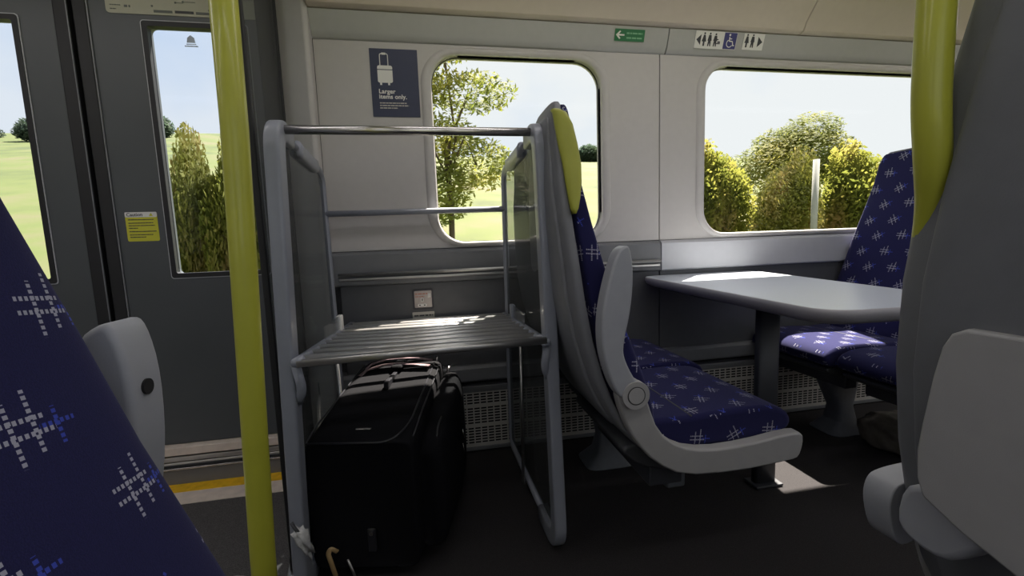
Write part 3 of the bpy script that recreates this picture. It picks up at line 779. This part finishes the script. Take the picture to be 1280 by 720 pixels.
    if handle:
        H = [(1.288, -.020, .010), (1.280, -.010, .016), (1.25, -.002, .021), (1.2, .006, .0225), (1.15, .012, .021), (1.1, .012, .018), (1.06, .010, .013), (1.035, .008, .008), (1.022, .006, .003)]
        bm = B()
        loft(bm, [((hx, aisle*(interp(WID, z)+.006), z), Xx, w*1.15, (0, 1, 0), .014) for z, hx, w in [(a_, b_-.008, c_*1.0) for a_, b_, c_ in H]], 18, 2.4)
        obj('grab_handle', bm, M['yelh'], t, smooth=True)
    # underframe and pedestal
    bm = B(); box(bm, .20, .30, -.19, .19, .27, .33); box(bm, .44, .50, -.19, .19, .28, .335); obj('underframe', bm, M['tleg'], t, bevel=.006)
    if not foot:
        bm = B(); box(bm, .27, .33, -.16, -.11, .235, .29); obj('bracket', bm, M['pedestal'], t, bevel=.008); return t
    bm = B(); loft(bm, [((.34, 0, .315), Xx, .13, Yx, .05), ((.33, 0, .25), Xx, .09, Yx, .045), ((.31, 0, .12), Xx, .045, Yx, .04), ((.305, 0, .055), Xx, .055, Yx, .05), ((.305, 0, .004), Xx, .11, Yx, .085), ((.305, 0, 0), Xx, .11, Yx, .085)], 24, 5)
    obj('pedestal', bm, M['pedestal'], t, bevel=.003)
    return t
G1 = 'navy seats facing right towards the table'
A1 = make_seat('passenger_chair', 'navy patterned aisle seat with yellow grab handle, next to the luggage rack', -1, x=.35, y=1.215, foot=False)
A2 = make_seat('passenger_chair', 'x', -1, x=.385, y=1.665); A2['label'] = ( 'navy patterned window seat facing the table, behind the aisle seat beside the rack')
for ch in list(A2.children):
    if ch.name.split('.')[0] in ('armrest', 'grab_handle', 'side_panel'):
        for g in list(ch.children): bpy.data.objects.remove(g)
        bpy.data.objects.remove(ch)
A2c = A2
C2 = dup(A2c, (2.195, 1.665, 0), PI, 'navy patterned window seat across the table with its backrest against the wide window')
C1 = make_seat('passenger_chair', 'navy patterned aisle seat across the table, nearer the aisle than the window seat', 1, x=2.21, y=1.215, foot=True); C1.rotation_euler = (0, 0, PI)

# foreground: grey back of the seat ahead, with tray panel, and our own row's aisle seat
B1 = make_seat('passenger_chair', 'large grey back of the nearest seat at the right edge with folded table panel', 1, handle=False, armup=False, x=.545, y=.195)
tr = [(.351, .690), (.345, .672), (.31, .655), (.262, .640), (.10, .60), (-.15, .60), (-.15, .858), (.25, .860), (.318, .860), (.330, .853), (.337, .838), (.343, .806), (.350, .750), (.353, .72)]
tr = [(yy-.195, zz) for yy, zz in tr]
bm = B(); prism(bm, tr, 'x', -.045, -.030); obj('folded_table', bm, M['shell2'], B1, bevel=.004, seg=3)
wd = [(.384, .655), (.368, .668), (.345, .672), (.30, .64), (.33, .600), (.352, .592), (.380, .598), (.390, .615)]
bm = B(); prism(bm, smooth_poly([(a_-.195, b_) for a_, b_ in wd], 1), 'x', -.018, .05); obj('lower_corner', bm, M['arm'], B1, bevel=.008, seg=3)
ad = [(.002, .600), (.006, .632), (.020, .645), (.08, .650), (.40, .660), (.45, .645), (.45, .625), (.38, .600), (.08, .565), (.035, .535), (.015, .545)]
bm = B(); prism(bm, smooth_poly([(p[0]+.006, .596+(p[1]-.596)*.82) for p in ad], 2), 'y', .220, .256); obj('armrest', bm, M['arm'], B1, bevel=.009, seg=3)
D1 = make_seat('passenger_chair', 'navy patterned seat with raised pale armrest filling the lower left corner', 1, handle=False, x=-.358, y=.207, armoff=(-.035, -.040), hole=True)

# curved yellow pole rising from the nearest seat
bm = B(); P0 = Vector((.44, .36, .93))
pp = [(.548, .392, .90), (.530, .372, .975), (.506, .360, 1.027), (.495, .358, 1.082), (.494, .358, 1.135), (.497, .360, 1.179), (.506, .364, 1.30), (.52, .37, 1.5), (.53, .375, 1.8), (.53, .375, ZC)]
pp = [Vector(p) for p in smooth_poly(pp, 2, closed=False)]
sweep(bm, pp, .0152, .0152, (0, 1, 0), 24)
o = obj('grab_pole', bm, M['yellow'], smooth=True, loc=(.53, .38, .90))
tag(o, 'curved yellow grab pole rising from the top of the nearest grey seat', 'pole')
bm = B(); cyl(bm, (0, -.005, ZC-.90-.001), (0, -.005, ZC-.90-.02), .035, 24); obj('ceiling_flange', bm, M['steel'], o, bevel=.004)

# ------------------------------------------------------------------ table
tb = thing('train_table', 'pale grey table with rounded corners under the wide window', 'table', (1.2, 1.35, 0))
T0 = Vector((1.2, 1.35, 0))
out = fillet([(.966-1.2, 1.896-1.35, 0), (.895-1.2, .825-1.35, 0), (1.36-1.2, .80-1.35, 0), (1.575-1.2, 1.896-1.35, 0)], .09, closed=True, n=8)
q = [(p.x, p.y) for p in out]
def scaled(q, d): 
    cx = sum(p[0] for p in q)/len(q); cy = sum(p[1] for p in q)/len(q)
    return [(p[0]-(p[0]-cx)*d/.35, p[1]-(p[1]-cy)*d/.5) for p in q]
bm = B(); prism(bm, scaled(q, .004), 'z', .760, .7705); obj('tabletop', bm, M['tabletop'], tb)
bm = B(); rings = []
for d, z in ((.004, .7708), (.0, .768), (-.001, .758), (.006, .742), (.03, .730), (.05, .728)):
    rings.append([bm.verts.new((p[0], p[1], z)) for p in scaled(q, d)])
for A_, C_ in zip(rings, rings[1:]):
    n = len(A_)
    for k in range(n): bm.faces.new((A_[k], A_[(k+1) % n], C_[(k+1) % n], C_[k]))
bm.faces.new(rings[-1])
obj('table_edge', bm, M['tedge'], tb, smooth=True)
bm = B(); sweep(bm, [(-.004, 0, .728), (-.004, 0, 0.012)], .044, .016, (1, 0, 0), 20, 5); lg = obj('table_leg', bm, M['tleg'], tb, smooth=True)
bm = B(); box(bm, -.06, .055, -.035, .035, 0, .010); obj('foot_plate', bm, M['tleg'], lg, bevel=.003)
bm = B(); box(bm, -.10, .09, -.09, .35, .69, .728); obj('table_bracket', bm, M['tleg'], tb, bevel=.01)

# bag under the window seat across the table
bm = B(); bmesh.ops.create_icosphere(bm, subdivisions=4, radius=1)
for v in bm.verts:
    n = v.co.copy()
    c = lambda t: math.copysign(abs(t)**.75, t)
    w = 1+.05*math.sin(9*n.x+4*n.z)+.04*math.sin(13*n.y-6*n.z+2*n.x)+.03*math.sin(21*n.x)
    v.co = Vector((c(n.x)*.125*w, c(n.y)*.11*w, max(-.072, c(n.z)*.075*w)))
o = obj('holdall', bm, M['bag'], smooth=True); o.location = (1.935, 1.445, .074)
tag(o, 'olive brown holdall on the floor under the seats across the table', 'bag')
bm = B(); sweep(bm, fillet([(-.09, -.085, .02), (-.04, -.10, .07), (.04, -.10, .07), (.09, -.085, .02)], .03), .004, .009, (0, 1, 0), 8); obj('bag_strap', bm, M['dplastic'], o, smooth=True)
bm = B(); sweep(bm, [(-.105, 0, .045), (-.05, 0, .068), (.05, 0, .070), (.105, 0, .045)], .003, .004, (0, 1, 0), 8); obj('zip', bm, M['mgrey'], o, smooth=True)

# ------------------------------------------------------------------ outside
def gz(x, y):
    z = -1.15
    if y > 3.5: z += (min(y, 60)-3.5)*(.245+.05*max(0, min(1, (-x-4)/20)))
    if y > 60: z += (y-60)*.02
    if y < -3: z += 0
    z += .12*math.sin(x*.21+y*.13)*min(1, max(0, (y-4)/6))
    return z
bm = B(); xs = [-160+8*i for i in range(41)]; ys = [-60, -30, -10, 0, 3.5]+[3.5+2.5*i for i in range(1, 24)]+[70, 90, 130]
g = [[bm.verts.new((x, y, gz(x, y))) for y in ys] for x in xs]
for i in range(len(xs)-1):
    for j in range(len(ys)-1): bm.faces.new((g[i][j], g[i+1][j], g[i+1][j+1], g[i][j+1]))
o = obj('ground', bm, M['grass'], smooth=True); tag(o, kind='structure')

def leafy(name, m, blobs, nleaf, size, rnd, trunk_h=0, tr=.12):
    bm = B()
    tot = sum(r[3]*r[4]*r[5] for r in blobs)
    for (cx, cy, cz, rx, ry, rz) in blobs:
        for _ in range(int(nleaf*rx*ry*rz/tot)):
            d = Vector((rnd.gauss(0, 1), rnd.gauss(0, 1), rnd.gauss(0, 1))).normalized()*rnd.uniform(.55, 1.05)
            p = Vector((cx+d.x*rx, cy+d.y*ry, cz+d.z*rz))
            u = Vector((rnd.gauss(0, 1), rnd.gauss(0, 1), rnd.gauss(0, .6))).normalized(); v = u.orthogonal().normalized()
            s = size*rnd.uniform(.6, 1.3); 
            vs = [bm.verts.new(p+u*a*s*1.5+v*c*s) for a, c in ((-1, 0), (-.2, -.6), (1, 0), (-.2, .6))]
            bm.faces.new(vs)
    fm = bpy.data.meshes.new(name+'_foliage'); bm.to_mesh(fm); bm.free(); fm.materials.append(m)
    bm = B(); h = max(.3, trunk_h); sweep(bm, [(0, 0, -.1), (.03, 0, h*.5), (.0, .02, h), (.05, 0, h+blobs[0][5]*.5)], tr, tr, (0, 1, 0), 10)
    for k in range(5):
        a = k*1.26; bmx = blobs[k % len(blobs)]
        sweep(bm, [(0, 0, h*.8), (bmx[0]*.5+.2*math.cos(a), bmx[1]*.5+.2*math.sin(a), h+.3), (bmx[0], bmx[1], bmx[2])], tr*.4, tr*.4, (0, 1, 0), 6)
    return fm, bm
def plant(kind, label, cat, group, meshes, loc, rz=0, sc=(1, 1, 1)):
    o = bpy.data.objects.new(kind, None); COL.objects.link(o); o.location = loc; o.rotation_euler = (0, 0, rz); o.scale = sc
    f = link('foliage', meshes[0], o); w = link('trunk', meshes[1], o)
    tag(o, label, cat, group); return o
rn = random.Random(11)
def proto(name, m, blobs, n, size, th, tr):
    fm, bm = leafy(name, m, blobs, n, size, rn, th, tr)
    wm = bpy.data.meshes.new(name+'_trunk'); bm.to_mesh(wm); bm.free(); wm.materials.append(M['wood'])
    return fm, wm
shrub = proto('shrub', M['leaf1'], [(0, 0, .9, 1.3, .9, .9), (.9, .2, .7, .9, .8, .8), (-.9, 0, .75, .9, .8, .8), (.3, -.2, 1.5, .7, .6, .6)], 13000, .05, .4, .06)
tree = proto('tree', M['leaf2'], [(0, 0, 2.6, 1.5, 1.2, 1.1), (1.2, .2, 2.2, 1.1, .9, .8), (-1.2, 0, 2.3, 1.1, .9, .8), (.2, 0, 3.6, .9, .8, .7), (-.7, .3, 3.2, .8, .7, .6)], 15000, .055, 1.8, .13)
airy = proto('airy_tree', M['leaf2'], [(0, 0, 5.6, .9, .8, .6), (-.8, 0, 4.6, .8, .8, .5), (.5, 0, 4.3, 1.0, .8, .4), (-.4, .2, 3.4, 1.1, .8, .5), (.6, 0, 2.7, .8, .7, .6), (-.5, 0, 2.0, 1.0, .8, .7), (-1.3, 0, 6.2, .7, .6, .5)], 11000, .05, 3.0, .06)
far = proto('far_tree', M['leaf3'], [(0, 0, 2.6, 1.6, 1.3, 1.3), (1.1, 0, 2.2, 1.0, .9, .9), (-1.0, 0, 2.3, 1.0, .9, .9)], 3500, .12, 1.6, .14)
for k in range(9):
    x = 5.4+2.05*k; y = 10.2+.25*math.sin(k*1.7); s = 1.0+.10*math.sin(k*2.9)
    plant('shrub', 'leafy green and russet shrub in the hedge outside the wide window', 'shrub', 'hedge shrubs outside the wide window', shrub, (x, y, gz(x, y)), [0, PI][k % 2], (s*.55, s*.9, s*1.35))
for x, y, s, lab in ((9.6, 13.6, .62, 'low leafy tree leftmost outside the wide window'), (13.7, 13.9, 1.0, 'tallest leafy tree outside the wide window'), (19.4, 13.6, .72, 'leafy tree nearest the far seat outside the wide window')):
    plant('leafy_tree', lab, 'tree', None, tree, (x, y, gz(x, y)), 0, (s*1.25, s, s*.92))
for x in (-4.75, -4.05, -3.35, -2.6):
    y = 8.4
    plant('shrub', 'leafy shrub seen low through the door window', 'shrub', 'shrubs outside the door window', shrub, (x, y, gz(x, y)), [0, PI][x > -4], (.27, .7, 1.45))
plant('leafy_tree', 'tall sparse tree outside the left side of the small window', 'tree', None, airy, (.35, 8.6, gz(.3, 8.6)), 0, (.95, .95, .85))
for i, (x, y) in enumerate(((-34, 46), (-42, 50), (-26.5, 50), (19.0, 50), (24.5, 52))):
    plant('distant_tree', ['small distant tree on the meadow crest seen through the left door window', 'small distant tree beyond the small window next to the grey seat'][x > 0], 'tree', ['distant trees left', 'distant trees beyond the small window'][x > 0], far, (x, y, gz(x, y)-1.1), i*1.1, (.9, .9, .8))
bm = B(); sweep(bm, [(0, 0, -.2), (0, 0, 5.2)], .09, .09, (1, 0, 0), 14); box(bm, -.5, .5, -.04, .04, 4.9, 5.0)
# pale post beside the track
bm2 = B(); sweep(bm2, [(0, 0, -.2), (0, 0, 2.5)], .055, .05, (1, 0, 0), 14, 3)
bm.free()
o = obj('lineside_post', bm2, M['concrete'], smooth=True); o.location = (7.75, 7.6, gz(7.7, 7.6))
tag(o, 'pale concrete post in front of the hedge outside the wide window', 'post')

# ------------------------------------------------------------------ light
w = bpy.data.worlds.new('World'); S.world = w; w.use_nodes = True; nt = w.node_tree; nt.nodes.clear()
out_ = nt.nodes.new('ShaderNodeOutputWorld'); bg = nt.nodes.new('ShaderNodeBackground')
tc = nt.nodes.new('ShaderNodeTexCoord'); mp = nt.nodes.new('ShaderNodeMapping'); mp.inputs['Scale'].default_value = (1, 1, 1.7); mp.inputs['Location'].default_value = (3.1, .4, .2)
nz = nt.nodes.new('ShaderNodeTexNoise'); nz.inputs['Scale'].default_value = 1.6; nz.inputs['Detail'].default_value = 5; nz.inputs['Roughness'].default_value = .5
cr = nt.nodes.new('ShaderNodeValToRGB'); e = cr.color_ramp.elements
e[0].position = .30; e[0].color = (.58, .68, .82, 1); e[1].position = .50; e[1].color = (.80, .82, .83, 1)
nt.links.new(tc.outputs['Generated'], mp.inputs[0]); nt.links.new(mp.outputs[0], nz.inputs['Vector']); nt.links.new(nz.outputs['Fac'], cr.inputs[0])
nt.links.new(cr.outputs[0], bg.inputs[0]); bg.inputs[1].default_value = 1.0; nt.links.new(bg.outputs[0], out_.inputs[0])
sl = bpy.data.lights.new('sun', 'SUN'); sl.energy = 23.0; sl.angle = math.radians(.7); sl.color = (1, .90, .78)
so = bpy.data.objects.new('sun', sl); COL.objects.link(so)
d = Vector((-.38, -.38, -1)).normalized()
so.rotation_euler = d.to_track_quat('-Z', 'Y').to_euler(); so.location = (3, 5, 8)

# ------------------------------------------------------------------ camera
f = 531.0
Yc = Vector((542-640, 305-360, f)).normalized(); Xc = Vector((3600-640, 195-360, f)); Xc = (Xc-Yc*Xc.dot(Yc)).normalized()
Zc = Xc.cross(Yc)
if Zc.y > 0: Zc = -Zc
right = Vector((Xc.x, Yc.x, Zc.x)); down = Vector((Xc.y, Yc.y, Zc.y)); fwd = Vector((Xc.z, Yc.z, Zc.z))
cam = bpy.data.cameras.new('camera'); cam.sensor_width = 36; cam.lens = 36*f/1280; cam.clip_start = .02; cam.clip_end = 500
co = bpy.data.objects.new('camera', cam); COL.objects.link(co); S.camera = co
mw = Matrix.Identity(4)
for i, v in enumerate((right, -down, -fwd)):
    for j in range(3): mw[j][i] = v[j]
mw.translation = Vector((0, 0, .96)); co.matrix_world = mw
S.view_settings.view_transform = 'Standard'; S.view_settings.look = 'None'; S.view_settings.exposure = .25; S.view_settings.gamma = 1
S.view_settings.use_curve_mapping = False
S.cycles.use_denoising = True
S.cycles.max_bounces = 10; S.cycles.transparent_max_bounces = 24; S.cycles.diffuse_bounces = 6
S.cycles.sample_clamp_indirect = 6
